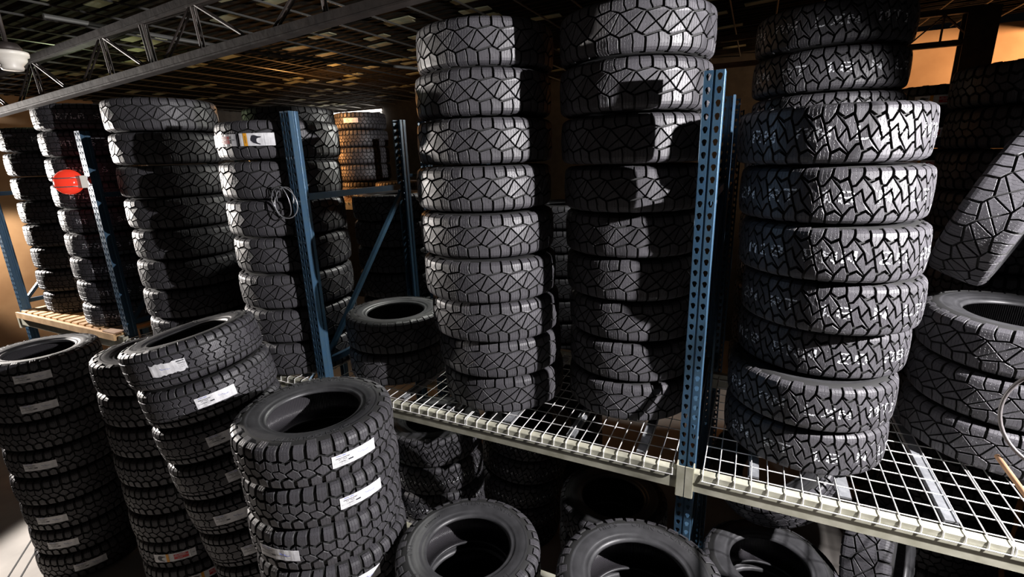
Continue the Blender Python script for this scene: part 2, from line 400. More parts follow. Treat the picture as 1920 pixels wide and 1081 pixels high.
# second rack row in the rear aisle, orange-lit
YR = 5.5
for X, s in ((-7.3, 'left upright of the orange-lit rack in the far aisle'), (-4.3, 'right upright of the orange-lit rack in the far aisle')):
    frame(X, YR, s, depth=1.1)
beam(-7.3, -4.3, YR, 2.72, 'orange-lit shelf beam seen through the gap in the far aisle', BEAMM)
t = empty('wire_deck', (-5.8, YR+.02, 2.73), 'orange-lit wire deck in the far aisle seen through the central gap', 'wire deck')
for i in range(38): link('deck_wire', wy, t, (-1.42+.077*i, 0, 0))
wx = MB().tube([(-1.43, 0, 0), (1.43, 0, 0)], .0028, 6).mesh('deck_cross_wire', WIRE)
for j in range(12): link('deck_cross_wire', wx, t, (0, -.02+.1*j, -.0055))
beam(-7.3, -4.3, YR+1.1, 2.72, 'rear shelf beam of the orange-lit rack in the far aisle', BEAMM, -1)
link('deck_sheet', MB().quadbox((0, .55, -.03), (2.86, 1.0, .01)).mesh('deck_sheet', CARD), t)

# ------------------------------------------------------------------ tires
RB, WB = .38, .25
S_T = np.array([0, .5, .85, 1.0, 1.1, 1.2, 1.3, 1.4, 1.5])
Z_T = np.array([0, .052, .088, .101, .1095, .116, .1215, .1248, .1262])
R_T = np.array([.380, .3788, .3755, .3725, .366, .355, .342, .328, .313])
SG = np.linspace(0, 1.5, 151)
def smooth(a):
    k = np.ones(9)/9; p = np.concatenate([a[0]-(a[4:0:-1]-a[0])*0+0*(a[4:0:-1]), a, np.full(4, a[-1])]); return np.convolve(p, k, 'valid')
ZS = np.interp(SG, S_T, Z_T); RS = np.interp(SG, S_T, R_T)
RSs = RS.copy(); RSs[4:-4] = np.convolve(RS, np.ones(9)/9, 'valid'); RS = RSs
dZ = np.gradient(ZS); dR = np.gradient(RS); LN = np.hypot(dZ, dR); NZ = -dR/LN; NR = dZ/LN
DEP = np.interp(SG, [0, 1.0, 1.12, 1.25, 1.4, 1.5], [.013, .013, .012, .008, .0045, .0035])
def prof(v, h):
    """v 0..1 across the tread -> (r, z) at height h (0 groove floor .. 1 block top, may exceed 1)"""
    s = (2*v-1)*1.08; a = min(abs(s), 1.5); sg = 1 if s >= 0 else -1
    d = np.interp(a, SG, DEP)*(1-h)
    r = np.interp(a, SG, RS)-d*np.interp(a, SG, NR); z = np.interp(a, SG, ZS)-d*np.interp(a, SG, NZ)
    return r, sg*z
WT = .245   # developed tread width in metres for v 0..1


def mk(cells): return cells
def sym(c, cx): return [(cx-x, 1-v) for x, v in c]
PA = [  # triangle-and-cross all-terrain pattern
    [(0, .35), (.2, .293), (.719, .508), (.36, .71)],
    [(.2, .293), (.34, .25), (1, .35), (.719, .508)],
    [(.36, .71), (.719, .508), (1.26, .733), (1, .79)],
    [(.719, .508), (1, .35), (1.36, .71), (1.26, .733)],
    [(.0, .80), (.36, .72), (.60, .755), (.5, .87), (.49, 1.12), (.02, 1.12), (.02, .8)],
    [(.60, .755), (.98, .80), (.98, 1.09), (.49, 1.09), (.5, .87)],
    [(.34, .24), (.40, .245), (.83, .31), (.88, .16), (.86, -.12), (.38, -.12), (.37, .2)],
    [(.83, .31), (1, .335), (1.30, .25), (1.34, .2), (1.34, -.09), (.86, -.09), (.88, .16)],
]
c1 = [(0, .86), (.28, .76), (.54, .83), (.66, .68), (.76, .5), (.52, .38), (.38, .60)]
c2 = [(.66, .68), (.8, .70), (1, .86), (1.38, .60), (1.14, .40), (1, .62), (.76, .5)]
s1 = [(.08, 1.12), (.54, 1.12), (.55, .98), (.55, .86), (.28, .78), (.02, .88)]
s2 = [(.56, 1.08), (1.06, 1.08), (.99, .87), (.8, .71), (.66, .69), (.555, .83), (.56, .95)]
PB = [c1, c2, s1, s2]+[list(reversed(sym(c, 1.52)))[::-1] for c in (c1, c2, s1, s2)]
PC = [  # mud terrain
    [(0, .72), (.25, .66), (.5, .76), (.5, .54), (.2, .42), (0, .5)],
    [(.5, .76), (.75, .68), (1, .72), (1, .5), (.7, .46), (.5, .54)],
    [(.2, .42), (.5, .54), (.7, .46), (.8, .32), (.5, .24), (.3, .34)],
    [(.7, .46), (1, .5), (1.2, .42), (1.3, .34), (1, .26), (.8, .32)],
    [(.03, .75), (.25, .69), (.46, .78), (.46, 1.17), (.03, 1.17)],
    [(.54, .78), (.75, .71), (.97, .75), (.97, 1.10), (.54, 1.10)],
    [(.03, .24), (.3, .31), (.46, .22), (.46, -.10), (.03, -.10)],
    [(.54, .22), (.8, .29), (.97, .24), (.97, -.17), (.54, -.17)],
]
PD = [  # small interlocking Z blocks
    [(0, .80), (.5, .80), (.62, .70), (.40, .62), (.48, .53), (.14, .56), (.06, .64), (.2, .70)],
    [(.5, .80), (1, .80), (1.2, .70), (1.06, .64), (1.14, .56), (.48, .53), (.40, .62), (.62, .70)],
    [(.14, .56), (.48, .53), (.66, .47), (.52, .38), (.60, .29), (.20, .32), (.12, .40), (.30, .46)],
    [(.48, .53), (1.14, .56), (1.30, .46), (1.12, .40), (1.20, .32), (.60, .29), (.52, .38), (.66, .47)],
    [(.20, .32), (.60, .29), (.74, .24), (.70, .20), (.20, .20), (.10, .26)],
    [(.60, .29), (1.20, .32), (1.10, .26), (1.20, .20), (.70, .20), (.74, .24)],
    [(.03, .82), (.47, .82), (.47, 1.12), (.05, 1.12), (.07, .95)],
    [(.53, .82), (.97, .82), (1.0, .95), (.98, 1.08), (.53, 1.08)],
    [(.03, .18), (.47, .18), (.47, -.12), (.02, -.12), (.0, .05)],
    [(.53, .18), (.97, .18), (.97, -.08), (.53, -.08)],
]


def area(p): return .5*sum(p[i][0]*p[(i+1) % len(p)][1]-p[(i+1) % len(p)][0]*p[i][1] for i in range(len(p)))
def inset(p, g):
    if area(p) < 0: p = p[::-1]
    n = len(p); out = []
    for i in range(n):
        a, b, c = p[i-1], p[i], p[(i+1) % n]
        d1 = np.array([b[0]-a[0], b[1]-a[1]]); d2 = np.array([c[0]-b[0], c[1]-b[1]])
        d1 /= np.linalg.norm(d1)+1e-9; d2 /= np.linalg.norm(d2)+1e-9
        n1 = np.array([-d1[1], d1[0]]); n2 = np.array([-d2[1], d2[0]])
        mt = n1+n2; L2 = mt @ mt
        q = mt*2/max(L2, .6)*g if L2 > 1e-6 else n1*g
        out.append((b[0]+q[0], b[1]+q[1]))
    return out
def clip(p, y, keep_above):
    out = []; n = len(p)
    f = (lambda q: q[1] >= y-1e-9) if keep_above else (lambda q: q[1] <= y+1e-9)
    for i in range(n):
        a, b = p[i], p[(i+1) % n]
        if f(a): out.append(a)
        if f(a) != f(b):
            t = (y-a[1])/(b[1]-a[1]); out.append((a[0]+t*(b[0]-a[0]), y))
    return out
CUTS = [-.08, -.03, .03, .10, .90, .97, 1.03, 1.08]
TOPS = {}


def tread_mesh(name, cells, npitch, gap, mt):
    P = 2*pi*.378/npitch
    mb = MB(); uv = []; base = []; polys = []
    for c in cells:
        p = [(x*P, v*WT) for x, v in c]
        if area(p) < 0: p = p[::-1]
        A = inset(p, gap); B = inset(p, gap+.0013)
        polys.append([(x, y/WT) for x, y in A])
        base.append((A, B))
    TOPS[name] = (P, polys)
    # one pitch worth of template geometry in (x, v, h)
    tv = []; tf = []; tm = []; key = {}
    def V(x, y, h):
        k = (round(x, 6), round(y, 6), h)
        if k not in key: key[k] = len(tv); tv.append((x, y/WT, h))
        return key[k]
    for A, B in base:
        n = len(A)
        for i in range(n):
            a0, a1, b0, b1 = A[i], A[(i+1) % n], B[i], B[(i+1) % n]
            ts = {0., 1.}
            for cu in CUTS:
                y = cu*WT
                if abs(b1[1]-b0[1]) > 1e-7:
                    t = (y-b0[1])/(b1[1]-b0[1])
                    if 1e-4 < t < 1-1e-4: ts.add(t)
            ts = sorted(ts)
            for t0, t1 in zip(ts, ts[1:]):
                L = lambda p, q, t: (p[0]+t*(q[0]-p[0]), p[1]+t*(q[1]-p[1]))
                pa0, pa1, pb0, pb1 = L(a0, a1, t0), L(a0, a1, t1), L(b0, b1, t0), L(b0, b1, t1)
                v0, v1 = V(*pa0, -.05), V(*pa1, -.05); m0, m1 = V(*pa0, .9), V(*pa1, .9); u0, u1 = V(*pb0, 1.), V(*pb1, 1.)
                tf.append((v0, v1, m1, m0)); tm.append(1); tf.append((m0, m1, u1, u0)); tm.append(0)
        pieces = [B]
        rest = B
        lo = -9
        segs = []
        for cu in CUTS:
            y = cu*WT
            if min(q[1] for q in rest) < y-1e-6 and max(q[1] for q in rest) > y+1e-6:
                segs.append(clip(rest, y, False)); rest = clip(rest, y, True)
        segs.append(rest)
        for sg in segs:
            q = []
            for pt in sg:
                if not q or math.hypot(pt[0]-q[-1][0], pt[1]-q[-1][1]) > 1e-6: q.append(pt)
            if len(q) > 2: tf.append(tuple(V(x, y, 1.) for x, y in q)); tm.append(0)
    rz = [prof(v, h) for x, v, h in tv]
    for k in range(npitch):
        n0 = len(mb.v)
        for (x, v, h), (r, z) in zip(tv, rz):
            a = (x+k*P)/.378; mb.v.append((r*math.cos(a), r*math.sin(a), z)); uv.append((x+k*P, v*WT))
        for f, q in zip(tf, tm): mb.f.append(tuple(n0+i for i in f)); mb.m.append(q)
    return mb.mesh(name, [mt, GROOVE], uv=uv)


def carcass(name, seg=96):
    pr = []
    for s in np.linspace(-1.5, 1.5, 27):
        r, z = prof((s/1.08+1)/2, 0); pr.append((r, z, 1))
    side = [(.306, .1235), (.304, .1222), (.298, .1228), (.285, .1225), (.270, .121), (.258, .1165), (.252, .1165), (.248, .113), (.238, .107), (.232, .1085), (.226, .107), (.2205, .101), (.217, .094), (.2165, .086)]
    inner = [(.222, .084), (.236, .090), (.252, .1), (.275, .109), (.30, .113), (.325, .109), (.343, .095), (.352, .07), (.356, .035), (.357, 0)]
    pr = pr+[(r, z, 0) for r, z in side]+[(r, z, 2) for r, z in inner]+[(r, -z, 2) for r, z in inner[-2::-1]]+[(r, -z, 0) for r, z in side[::-1]]
    mb = MB().lathe([(r, z) for r, z, _ in pr], seg, closed=True)
    mb.m = []
    for i in range(len(pr)):
        a, b = pr[i][2], pr[(i+1) % len(pr)][2]
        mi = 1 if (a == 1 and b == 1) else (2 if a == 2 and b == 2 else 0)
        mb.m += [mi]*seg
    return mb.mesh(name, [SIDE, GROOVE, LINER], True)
# ribbed inner liner
LINER = mat('inner_liner', (.035, .033, .037), .33, spec=.6)
nt = LINER.node_tree; tc = nt.nodes.new('ShaderNodeTexCoord')
mp = nt.nodes.new('ShaderNodeVectorMath'); mp.operation = 'MULTIPLY'; mp.inputs[1].default_value = (1, 1, 0)
gr = nt.nodes.new('ShaderNodeTexGradient'); gr.gradient_type = 'RADIAL'
mm = nt.nodes.new('ShaderNodeMath'); mm.operation = 'MULTIPLY'; mm.inputs[1].default_value = 2*pi*260
sn = nt.nodes.new('ShaderNodeMath'); sn.operation = 'SINE'
bp = nt.nodes.new('ShaderNodeBump'); bp.inputs['Strength'].default_value = .5; bp.inputs['Distance'].default_value = .003
nt.links.new(tc.outputs['Object'], gr.inputs[0]); nt.links.new(gr.outputs['Fac'], mm.inputs[0]); nt.links.new(mm.outputs[0], sn.inputs[0])
nt.links.new(sn.outputs[0], bp.inputs['Height']); nt.links.new(bp.outputs[0], nt.nodes['Principled BSDF'].inputs['Normal'])

CARC = carcass('tire_carcass')
TM = {'A': tread_mesh('tread_cross', PA, 21, .0034, TREAD), 'B': tread_mesh('tread_wave', PB, 22, .0040, TREAD),
      'C': tread_mesh('tread_mud', PC, 20, .0040, TREAD), 'D': tread_mesh('tread_fine', PD, 24, .0027, TREADF)}
TN = {'A': 'tread_cross', 'B': 'tread_wave', 'C': 'tread_mud', 'D': 'tread_fine'}

# sidewall lettering
def side_text(s, rm=.302, size=.036, a0=0.0, z=.1236):
    v, f = text_mesh(s, size, .0007, .0)
    out = []
    for x, y, q in v:
        a = a0-x*1.12/rm; r = rm+y*.9
        out.append((r*math.cos(a), r*math.sin(a), z+q))
    return out, f
def side_letter_mesh(name, items):
    out = []
    for s, rm, size, a0 in items:
        mb = MB(); v, f = side_text(s, rm, size, a0); mb.v += v; mb.f += [tuple(q) for q in f]; mb.m += [0]*len(f)
        out.append(mb.mesh(name, SIDE))
    return out
LET = side_letter_mesh('sidewall_lettering', [('OPEN COUNTRY', .300, .040, pi/2-.25), ('M/T', .300, .044, pi/2-1.35), ('TIRES', .300, .040, pi/2+.75), ('OPEN COUNTRY', .300, .040, -pi/2-.25), ('LT285/70R17', .272, .018, -pi/2+1.0)])
LET2 = side_letter_mesh('sidewall_lettering', [('OPEN COUNTRY', .298, .034, 0), ('R/T', .298, .036, .75), ('OPEN COUNTRY', .298, .034, pi), ('R/T', .298, .036, pi+.75), ('LT275/70R18', .272, .017, pi/2)])

# paper labels (laid round the tread) ------------------------------------------------
def bend(v, r): return [((r+q)*math.cos(x/r), (r+q)*math.sin(x/r), y) for x, y, q in v]
def paper_me(name, w, h, r, mt=PAPER, x0=0.0, z0=0.0, ragged=0, th=.0006, nx=18):
    rr = random.Random(hash(name) % 1000); top = []; bot = []
    for i in range(nx+1):
        x = x0-w/2+w*i/nx; j = rr.uniform(-1, 1)*ragged
        wv = .0006*math.sin(i*1.7)
        bot.append((x, z0-h/2+j, wv)); top.append((x, z0+h/2+rr.uniform(-1, 1)*ragged, wv))
    mb = MB(); fr = bend(bot+top, r); bk = bend([(x, y, q-th) for x, y, q in bot+top], r)
    mb.v = fr+bk; n = nx+1; o = 2*n
    for i in range(nx):
        mb.f += [(i, i+1, n+i+1, n+i), (o+i, o+n+i, o+n+i+1, o+i+1), (i, o+i, o+i+1, i+1), (n+i, n+i+1, o+n+i+1, o+n+i)]
    mb.f += [(0, n, o+n, o), (nx, o+nx, o+n+nx, n+nx)]; mb.m = [0]*len(mb.f)
    return mb.mesh(name, mt)
RL = .3835
def flat_rect(mb, x0, x1, z0, z1, r, mi=0):
    k = max(1, int((x1-x0)/.012)); n = len(mb.v)
    for i in range(k+1):
        x = x0+(x1-x0)*i/k; mb.v += bend([(x, z0, 0), (x, z1, 0)], r)
    for i in range(k): a = n+2*i; mb.f.append((a, a+2, a+3, a+1)); mb.m.append(mi)
def add_text(mb, s, size, x, z, r, mi=0, bold=0.0, sx=1.0):
    v, f = text_mesh(s, size, 0, bold); n = len(mb.v)
    mb.v += bend([(x+a*sx, z+b, q) for a, b, q in v], r); mb.f += [tuple(n+i for i in t) for t in f]; mb.m += [mi]*len(f)
LW, LH = .215, .066
P_WHITE = paper_me('paper_label', LW, LH, RL)
mb = MB(); r = RL+.0012
add_text(mb, 'TOYO TIRES', .0085, -.066, .0255, r, 1, .0001); flat_rect(mb, -.102, -.016, .0182, .0188, r)
add_text(mb, 'OPEN COUNTRY', .0085, -.06, .0125, r, 0, .0002); add_text(mb, 'R/T  TRAIL', .0085, -.06, .0035, r, 0, .0001)
flat_rect(mb, -.102, -.012, -.0062, -.0048, r); flat_rect(mb, -.102, -.012, -.0122, -.0108, r); flat_rect(mb, -.034, -.012, -.0122, -.0048, r)
add_text(mb, 'LT 285/70R17', .0055, -.062, -.0086, r); add_text(mb, 'LOAD RANGE E', .006, -.055, -.0195, r); add_text(mb, 'MADE IN USA', .005, -.07, -.027, r)
T_WHITE = mb.mesh('printed_text', [INK, BLUEINK])
mb = MB(); pts = [(.012, .010, .0014), (.018, .004, .0014), (.03, .002, .0014), (.034, .008, .0014), (.04, -.001, .0014), (.055, -.003, .0014), (.066, .001, .0014)]
mb.tube(bend(pts, RL), .0007, 4); H_WHITE = mb.mesh('handwriting', BLUEINK)
# torn label
P_TORN = paper_me('torn_label', .19, .07, RL, ragged=.006)
mb = MB(); flat_rect(mb, .05, .09, .02, .026, r); flat_rect(mb, .06, .093, .006, .008, r)
add_text(mb, 'OPEN COUNTRY', .006, .07, .012, r, 0, .0001, .7); add_text(mb, 'TOYO', .007, .075, -.004, r); add_text(mb, 'LT 285/70', .006, .072, -.014, r)
T_TORN = mb.mesh('printed_text', [INK, BLUEINK])
mb = MB(); mb.tube(bend([(-.04, .006, .0014), (-.03, -.002, .0014), (-.01, -.001, .0014), (.0, -.004, .0014), (.012, -.004, .0014)], RL), .0009, 4); H_TORN = mb.mesh('handwriting', BLUEINK)
# red and white label, wolf-head style black emblem panel
P_RED = paper_me('striped_label', .30, .075, RL, nx=26)
mb = MB(); flat_rect(mb, -.055, -.035, -.0375, .0375, r, 1)
flat_rect(mb, .0, .10, .006, .024, r, 2); flat_rect(mb, .0, .10, -.022, .002, r, 2)
add_text(mb, 'ALL TERRAIN', .0125, .045, .015, r+.0004, 3, .0003); add_text(mb, '12-PLY', .0125, .04, -.010, r+.0004, 3, .0003)
add_text(mb, 'LT 285/70R17', .008, .045, .031, r, 0); add_text(mb, 'TUBELESS', .008, .045, -.030, r, 0)
flat_rect(mb, .115, .117, -.03, .03, r, 0); add_text(mb, '285', .014, .133, 0, r, 0)
def emblem(mb, cx, s, r):
    pts = [(-.5, .1), (-.35, .45), (-.1, .5), (.3, .35), (.62, .32), (.62, .22), (.3, .15), (.12, .05), (.1, -.2), (.2, -.38), (.5, -.5), (.45, -.6), (.05, -.5), (-.3, -.35), (-.52, -.1)]
    n = len(mb.v); mb.v += bend([(cx+x*s, y*s, 0) for x, y in pts], r); mb.f.append(tuple(range(n, n+len(pts)))); mb.m.append(0)
emblem(mb, -.095, .05, r)
T_RED = mb.mesh('printed_text', [INK, GOLD, REDINK, PAPER])
P_WOLF = paper_me('emblem_label', .21, .078, RL, nx=18)
mb = MB(); flat_rect(mb, -.078, -.054, -.039, .039, r, 1)
v, f = text_mesh('GRAPPLER', .010, 0, .0001); n = len(mb.v)
mb.v += bend([(-.066-b, a, q) for a, b, q in v], r+.0004); mb.f += [tuple(n+i for i in t) for t in f]; mb.m += [0]*len(f)
emblem(mb, -.005, .055, r); flat_rect(mb, .048, .0486, -.036, .036, r)
T_WOLF = mb.mesh('printed_text', [INK, GOLD])
LABELS = {'w': ('paper_label', P_WHITE, T_WHITE, H_WHITE, 'white paper label with printing'),
          't': ('paper_label', P_TORN, T_TORN, H_TORN, 'crumpled white paper label'),
          'r': ('paper_label', P_RED, T_RED, None, 'white label with red and orange bands'),
          'b': ('paper_label', P_WOLF, T_WOLF, None, 'white label with orange band and black emblem')}

# chalk marks -----------------------------------------------------------------------
FONT = {'R': '1111010001100011111010100100101000', 'A': 0}
GL = {
 'R': ['11110', '10001', '10001', '11110', '10100', '10010', '10001'], 'A': ['01110', '10001', '10001', '11111', '10001', '10001', '10001'],
 'T': ['11111', '00100', '00100', '00100', '00100', '00100', '00100'], 'L': ['10000', '10000', '10000', '10000', '10000', '10000', '11111'],
 'W': ['10001', '10001', '10001', '10101', '10101', '11011', '10001'], 'N': ['10001', '11001', '11001', '10101', '10011', '10011', '10001'],
 'S': ['01111', '10000', '10000', '01110', '00001', '00001', '11110'], 'X': ['10001', '01010', '01010', '00100', '01010', '01010', '10001'],
 '1': ['00100', '01100', '00100', '00100', '00100', '00100', '01110'], '8': ['01110', '10001', '10001', '01110', '10001', '10001', '01110'],
 'M': ['10001', '11011', '10101', '10101', '10001', '10001', '10001'], '3': ['11110', '00001', '00001', '01110', '00001', '00001', '11110'],
 'F': ['11111', '10000', '10000', '11110', '10000', '10000', '10000'], '0': ['01110', '10001', '10001', '10001', '10001', '10001', '01110'],
 '7': ['11111', '00001', '00010', '00010', '00100', '00100', '00100'], '5': ['11111', '10000', '11110', '00001', '00001', '10001', '01110'],
 'J': ['00111', '00010', '00010', '00010', '00010', '10010', '01100'], 'D': ['11110', '10001', '10001', '10001', '10001', '10001', '11110'],
 '2': ['01110', '10001', '00001', '00110', '01000', '10000', '11111'], ' ': ['00000']*7}
def mnoise(x, y, z): return mn.noise(Vector((x, y, z)))
def inpoly(x, y, p):
    c = False; j = len(p)-1
    for i in range(len(p)):
        if (p[i][1] > y) != (p[j][1] > y) and x < (p[j][0]-p[i][0])*(y-p[i][1])/(p[j][1]-p[i][1])+p[i][0]: c = not c
        j = i
    return c
def chalk_mesh(pat, text, pw=.0105, ph=.0085, sub=4, drop=.17, seed=1):
    P, polys = TOPS[TN[pat]]; rr = random.Random(seed); mb = MB()
    pb = [(min(q[0] for q in p), max(q[0] for q in p), min(q[1] for q in p), max(q[1] for q in p), p) for p in polys]
    Wd = len(text)*6.5*pw; cw = pw/sub; chh = ph/sub
    for ci, ch in enumerate(text):
        g = GL[ch]; wob = rr.uniform(-.004, .004)
        for ry in range(7*sub):
            row = g[ry//sub]
            for rx in range(5*sub):
                if row[rx//sub] != '1' or rr.random() < drop*.5 or mnoise(ci*3+rx*.22, ry*.22, seed*9.1) < (drop-.3)*.9: continue
                x = -Wd/2+ci*6.5*pw+(rx+.5)*cw; v = .5+((3.5*sub-ry-.5)*chh+wob)/WT
                for k in (-1, 0, 1):
                    xx = x % P + k*P
                    if any(a <= xx <= b and c <= v <= d and inpoly(xx, v, p) for a, b, c, d, p in pb): break
                else: continue
                n = len(mb.v); h = .56
                for dx, dv in ((-h, -h), (h, -h), (h, h), (-h, h)):
                    dx += rr.uniform(-.35, .35); dv += rr.uniform(-.35, .35)
                    r_, z_ = prof(v+dv*chh/WT, 1.0); a = (x+dx*cw)/.378; r_ += .0007
                    mb.v.append((r_*math.cos(a), r_*math.sin(a), z_))
                mb.f.append((n, n+1, n+2, n+3)); mb.m.append(0)
    return mb.mesh('chalk_writing', CHALK)
CH = {'b0': chalk_mesh('B', '2N RT 18 N LT', seed=1), 'b1': chalk_mesh('B', 'RN AN LXN MT1', seed=2), 'b2': chalk_mesh('B', 'M18 RNW 20 A8', seed=3),
      's0': chalk_mesh('D', 'R7LA SWS 0', .008, .0075, seed=4), 's1': chalk_mesh('D', 'MT J8 SLM', .008, .0075, seed=5), 's2': chalk_mesh('D', '3F08 S A 1', .008, .0075, seed=6),
      'x0': chalk_mesh('B', 'XXWXNXXWXXNXX', .010, .005, 4, .35, seed=7)}

ORD = ['topmost', 'second', 'third', 'fourth', 'fifth', 'sixth', 'seventh', 'eighth', 'ninth', 'tenth', 'eleventh', 'twelfth']
cnt = [0]
GRP_LET = {}


def tire(pat, X, Y, Z, D, W, label, group, axis=(0, 0, 1), spin=None, labels=(), chalk=None, letter=None, flip=False):
    """one tire: carcass > tread, paper labels, chalk writing, sidewall lettering"""
    cnt[0] += 1; rr = random.Random(cnt[0]*13+5)
    o = link('tire', CARC); tag(o, label, 'tire', group)
    sp = rr.uniform(0, 6.28) if spin is None else spin
    q = Vector((0, 0, 1)).rotation_difference(Vector(axis).normalized())
    M4 = q.to_matrix().to_4x4() @ Matrix.Rotation(sp, 4, 'Z')
    o.matrix_world = Matrix.Translation((X, Y, Z)) @ M4 @ Matrix.Diagonal((D/2/RB, D/2/RB, W/WB, 1))
    link('tread', TM[pat], o)
    cz = math.atan2(-Y, -X)
    def child(nm, me, rel, z=0, p=None):
        c = link(nm, me, p or o, (0, 0, z), (0, 0, cz+R(rel)-sp)); return c
    for L in labels:
        kind, rel = L[0], L[1]; z = L[2] if len(L) > 2 else 0
        nm, pm, tm, hm, lb = LABELS[kind]
        c = child(nm, pm, rel, z); c['label'] = lb
        link('printed_text', tm, c)
        if hm: link('handwriting', hm, c)
    if chalk:
        P = TOPS[TN[pat]][0]; a = cz+R(chalk[1])-sp; st = P/.378; a = round(a/st)*st
        c = link('chalk_writing', CH[chalk[0]], o, (0, 0, 0), (0, 0, a)); c['kind'] = 'stuff'
    if letter:
        for lm in (LET if letter[0] == 1 else LET2): link('sidewall_lettering', lm, o, (0, 0, 0), (0, 0, R(letter[1])-sp))
    return o


def stack(pat, X, Y, Z0, n, D, W, desc, group, adj='black all-terrain tire', off=None, lean=(0, 0), jit=.008, labels={}, chalks={}, letter=None, W_list=None, tiltj=.006, tops=None):
    """Z0 = height the stack stands on; off[i] = (dx, dy) counted from the TOP tire"""
    rr = random.Random(int(abs(X*977+Y*331)+n)); z = Z0; ax = Vector((lean[0], lean[1], 1)).normalized()
    for k in range(n):
        i = n-1-k          # index from the top
        z += W/2*ax.z
        dx, dy = (off[i] if off else (rr.uniform(-jit, jit), rr.uniform(-jit, jit)))
        h = z-Z0
        px, py = X+dx+lean[0]*h, Y+dy+lean[1]*h
        a = Vector((lean[0]+rr.uniform(-tiltj, tiltj)*.5, lean[1]+rr.uniform(-tiltj, tiltj)*.5, 1))
        o = ORD[i] if i < len(ORD) else str(i+1)+'th'
        if n > 1 and i == n-1: lab = f'{adj}, lowest in the {desc}'
        elif i == 0: lab = f'{adj}, topmost in the {desc}'
        else: lab = f'{adj}, {o} down in the {desc}'
        tire(pat, px, py, z, D, W*.972, lab, group, a, labels=labels.get(i, ()), chalk=chalks.get(i), letter=(letter if i == 0 else None))
        z += W/2*ax.z
    return z


DK = ZB+.013
_t = (rt-fwd).normalized(); AXR1 = tuple(_t*.87-up*.5)
# ---- centre bay
stack('A', -1.40, 2.62, DK, 9, .78, .2425, 'tall central stack left of the middle post', 'central stack of tires', off=[(-.05, .08), (-.05, .04), (-.03, .0), (-.02, -.05), (.0, -.07), (.02, -.09), (.02, -.04), (.01, .02), (.01, .06)])
stack('A', -.612, 2.90, DK, 9, .765, .2395, 'tall stack just left of the middle post', 'second tall stack of tires', off=[(.01, -.17), (.01, -.17), (.01, -.15), (.01, -.10), (-.0, -.05), (.0, -.03), (.01, 0), (.01, 0), (.01, -.01)])
stack('A', -2.25, 2.66, DK, 2, .70, .235, 'low stack left of the central one', 'low pair of tires on the wire deck', letter=(2, 20))
# ---- right bay
stack('B', .33, 2.72, DK, 7, .74, .237, 'chalk-marked stack right of the middle post', 'chalk-marked tires', adj='white-chalked all-terrain tire',
      off=[(-.05, -.06), (-.02, -.05), (-.0, -.06), (.03, -.02), (.03, .07), (.0, .0), (0, .02)], jit=0,
      chalks={i: (('b1', 'b0', 'b2', 'b0', 'b2', 'b1', 'b0')[i], (12, 5, 20, 8, 0, 6, 10)[i]) for i in range(7)})
stack('B', .33, 3.58, DK, 10, .78, .222, 'tall dim stack behind the chalk-marked one', 'dim chalk-marked tires behind', adj='dim chalk-marked tire',
      chalks={i: (('b1', 'b0', 'b2')[i % 3], 10*i % 30) for i in range(10)})
stack('A', 1.19, 3.06, DK+.012, 3, .76, .234, 'low stack of three at the right', 'three tires right of the chalked stack', lean=(.03, -.02))
tire('A', 1.09, 3.14, 2.99, .76, .25, 'leaning upright tire above the low stack at the right edge', None, AXR1)
# ---- left bay
stack('A', -3.07, 2.56, DK, 7, .80, .253, 'labelled stack behind the left-centre post', 'tires behind the left-of-centre post', jit=.0,
      off=[(.02, .0), (.01, -.01), (.0, -.0), (-.01, .02), (0, 0), (0, 0), (0, 0)], labels={0: (('r', -62), ('b', -20))})
stack('A', -4.12, 3.6, DK, 8, .83, .25, 'dim stack behind the labelled one, top edge lit', 'dim tires behind the labelled stack', adj='dim all-terrain tire')
stack('A', -3.07, 3.78, DK, 5, .78, .24, 'dim stack right of the left blue post', 'dim tires in the central gap', adj='dim all-terrain tire')
stack('A', -4.45, 2.62, DK, 8, .80, .252, 'dark stack between the two left posts', 'dark tires with lit left edge', adj='dark tire', lean=(-.0, 0))
stack('D', -5.62, 2.62, DK+.03, 9, .76, .225, 'stack behind the red-lamp post', 'chalk-lettered tires on the pallet', adj='chalk-lettered tire',
      chalks={i: (('s0', 's1', 's2')[i % 3], 0) for i in range(9)})
stack('D', -6.62, 2.70, DK+.03, 8, .76, .235, 'leftmost stack on the wooden pallet deck', 'tires at the left on the pallet', adj='black tire',
      chalks={i: (('s1', 's2', 's0')[i % 3], 25) for i in range(8)})
# ---- floor stacks in front
stack('C', -5.06, 1.64, 0, 8, .76, .242, 'leftmost labelled floor stack', 'tires in the leftmost floor stack', adj='dark mud tire', letter=(2, 200),
      labels={i: (('w', a),) for i, a in ((0, -12), (1, -12), (3, -30), (5, -35), (6, -32), (7, -10))})
stack('C', -5.95, 2.05, 0, 5, .74, .229, 'short floor stack at the left edge', 'tires at the lower left edge', adj='dark mud tire', labels={3: (('w', 20),)})
stack('C', -3.76, 1.80, 0, 9, .70, .230, 'dark floor stack behind the leaning one', 'dark floor tires with lit left edge', adj='dark mud tire', labels={6: (('r', -25),), 7: (('r', 5),)})
stack('C', -4.42, 2.24, 0, 4, .72, .22, 'short stack in the gap between floor stacks', 'short shaded floor stack', adj='shaded mud tire')
stack('D', -2.56, 1.84, 0, 10, .73, .240, 'leaning floor stack left of centre', 'tires in the leaning floor stack', adj='black tire', lean=(-.19, -.08), letter=(2, 60),
      labels={0: (('t', -22),), 1: (('w', 2),), 2: (('w', 0),), 3: (('w', 4),), 4: (('w', -20),), 5: (('w', -8),), 6: (('w', 0),), 7: (('w', 0),)})
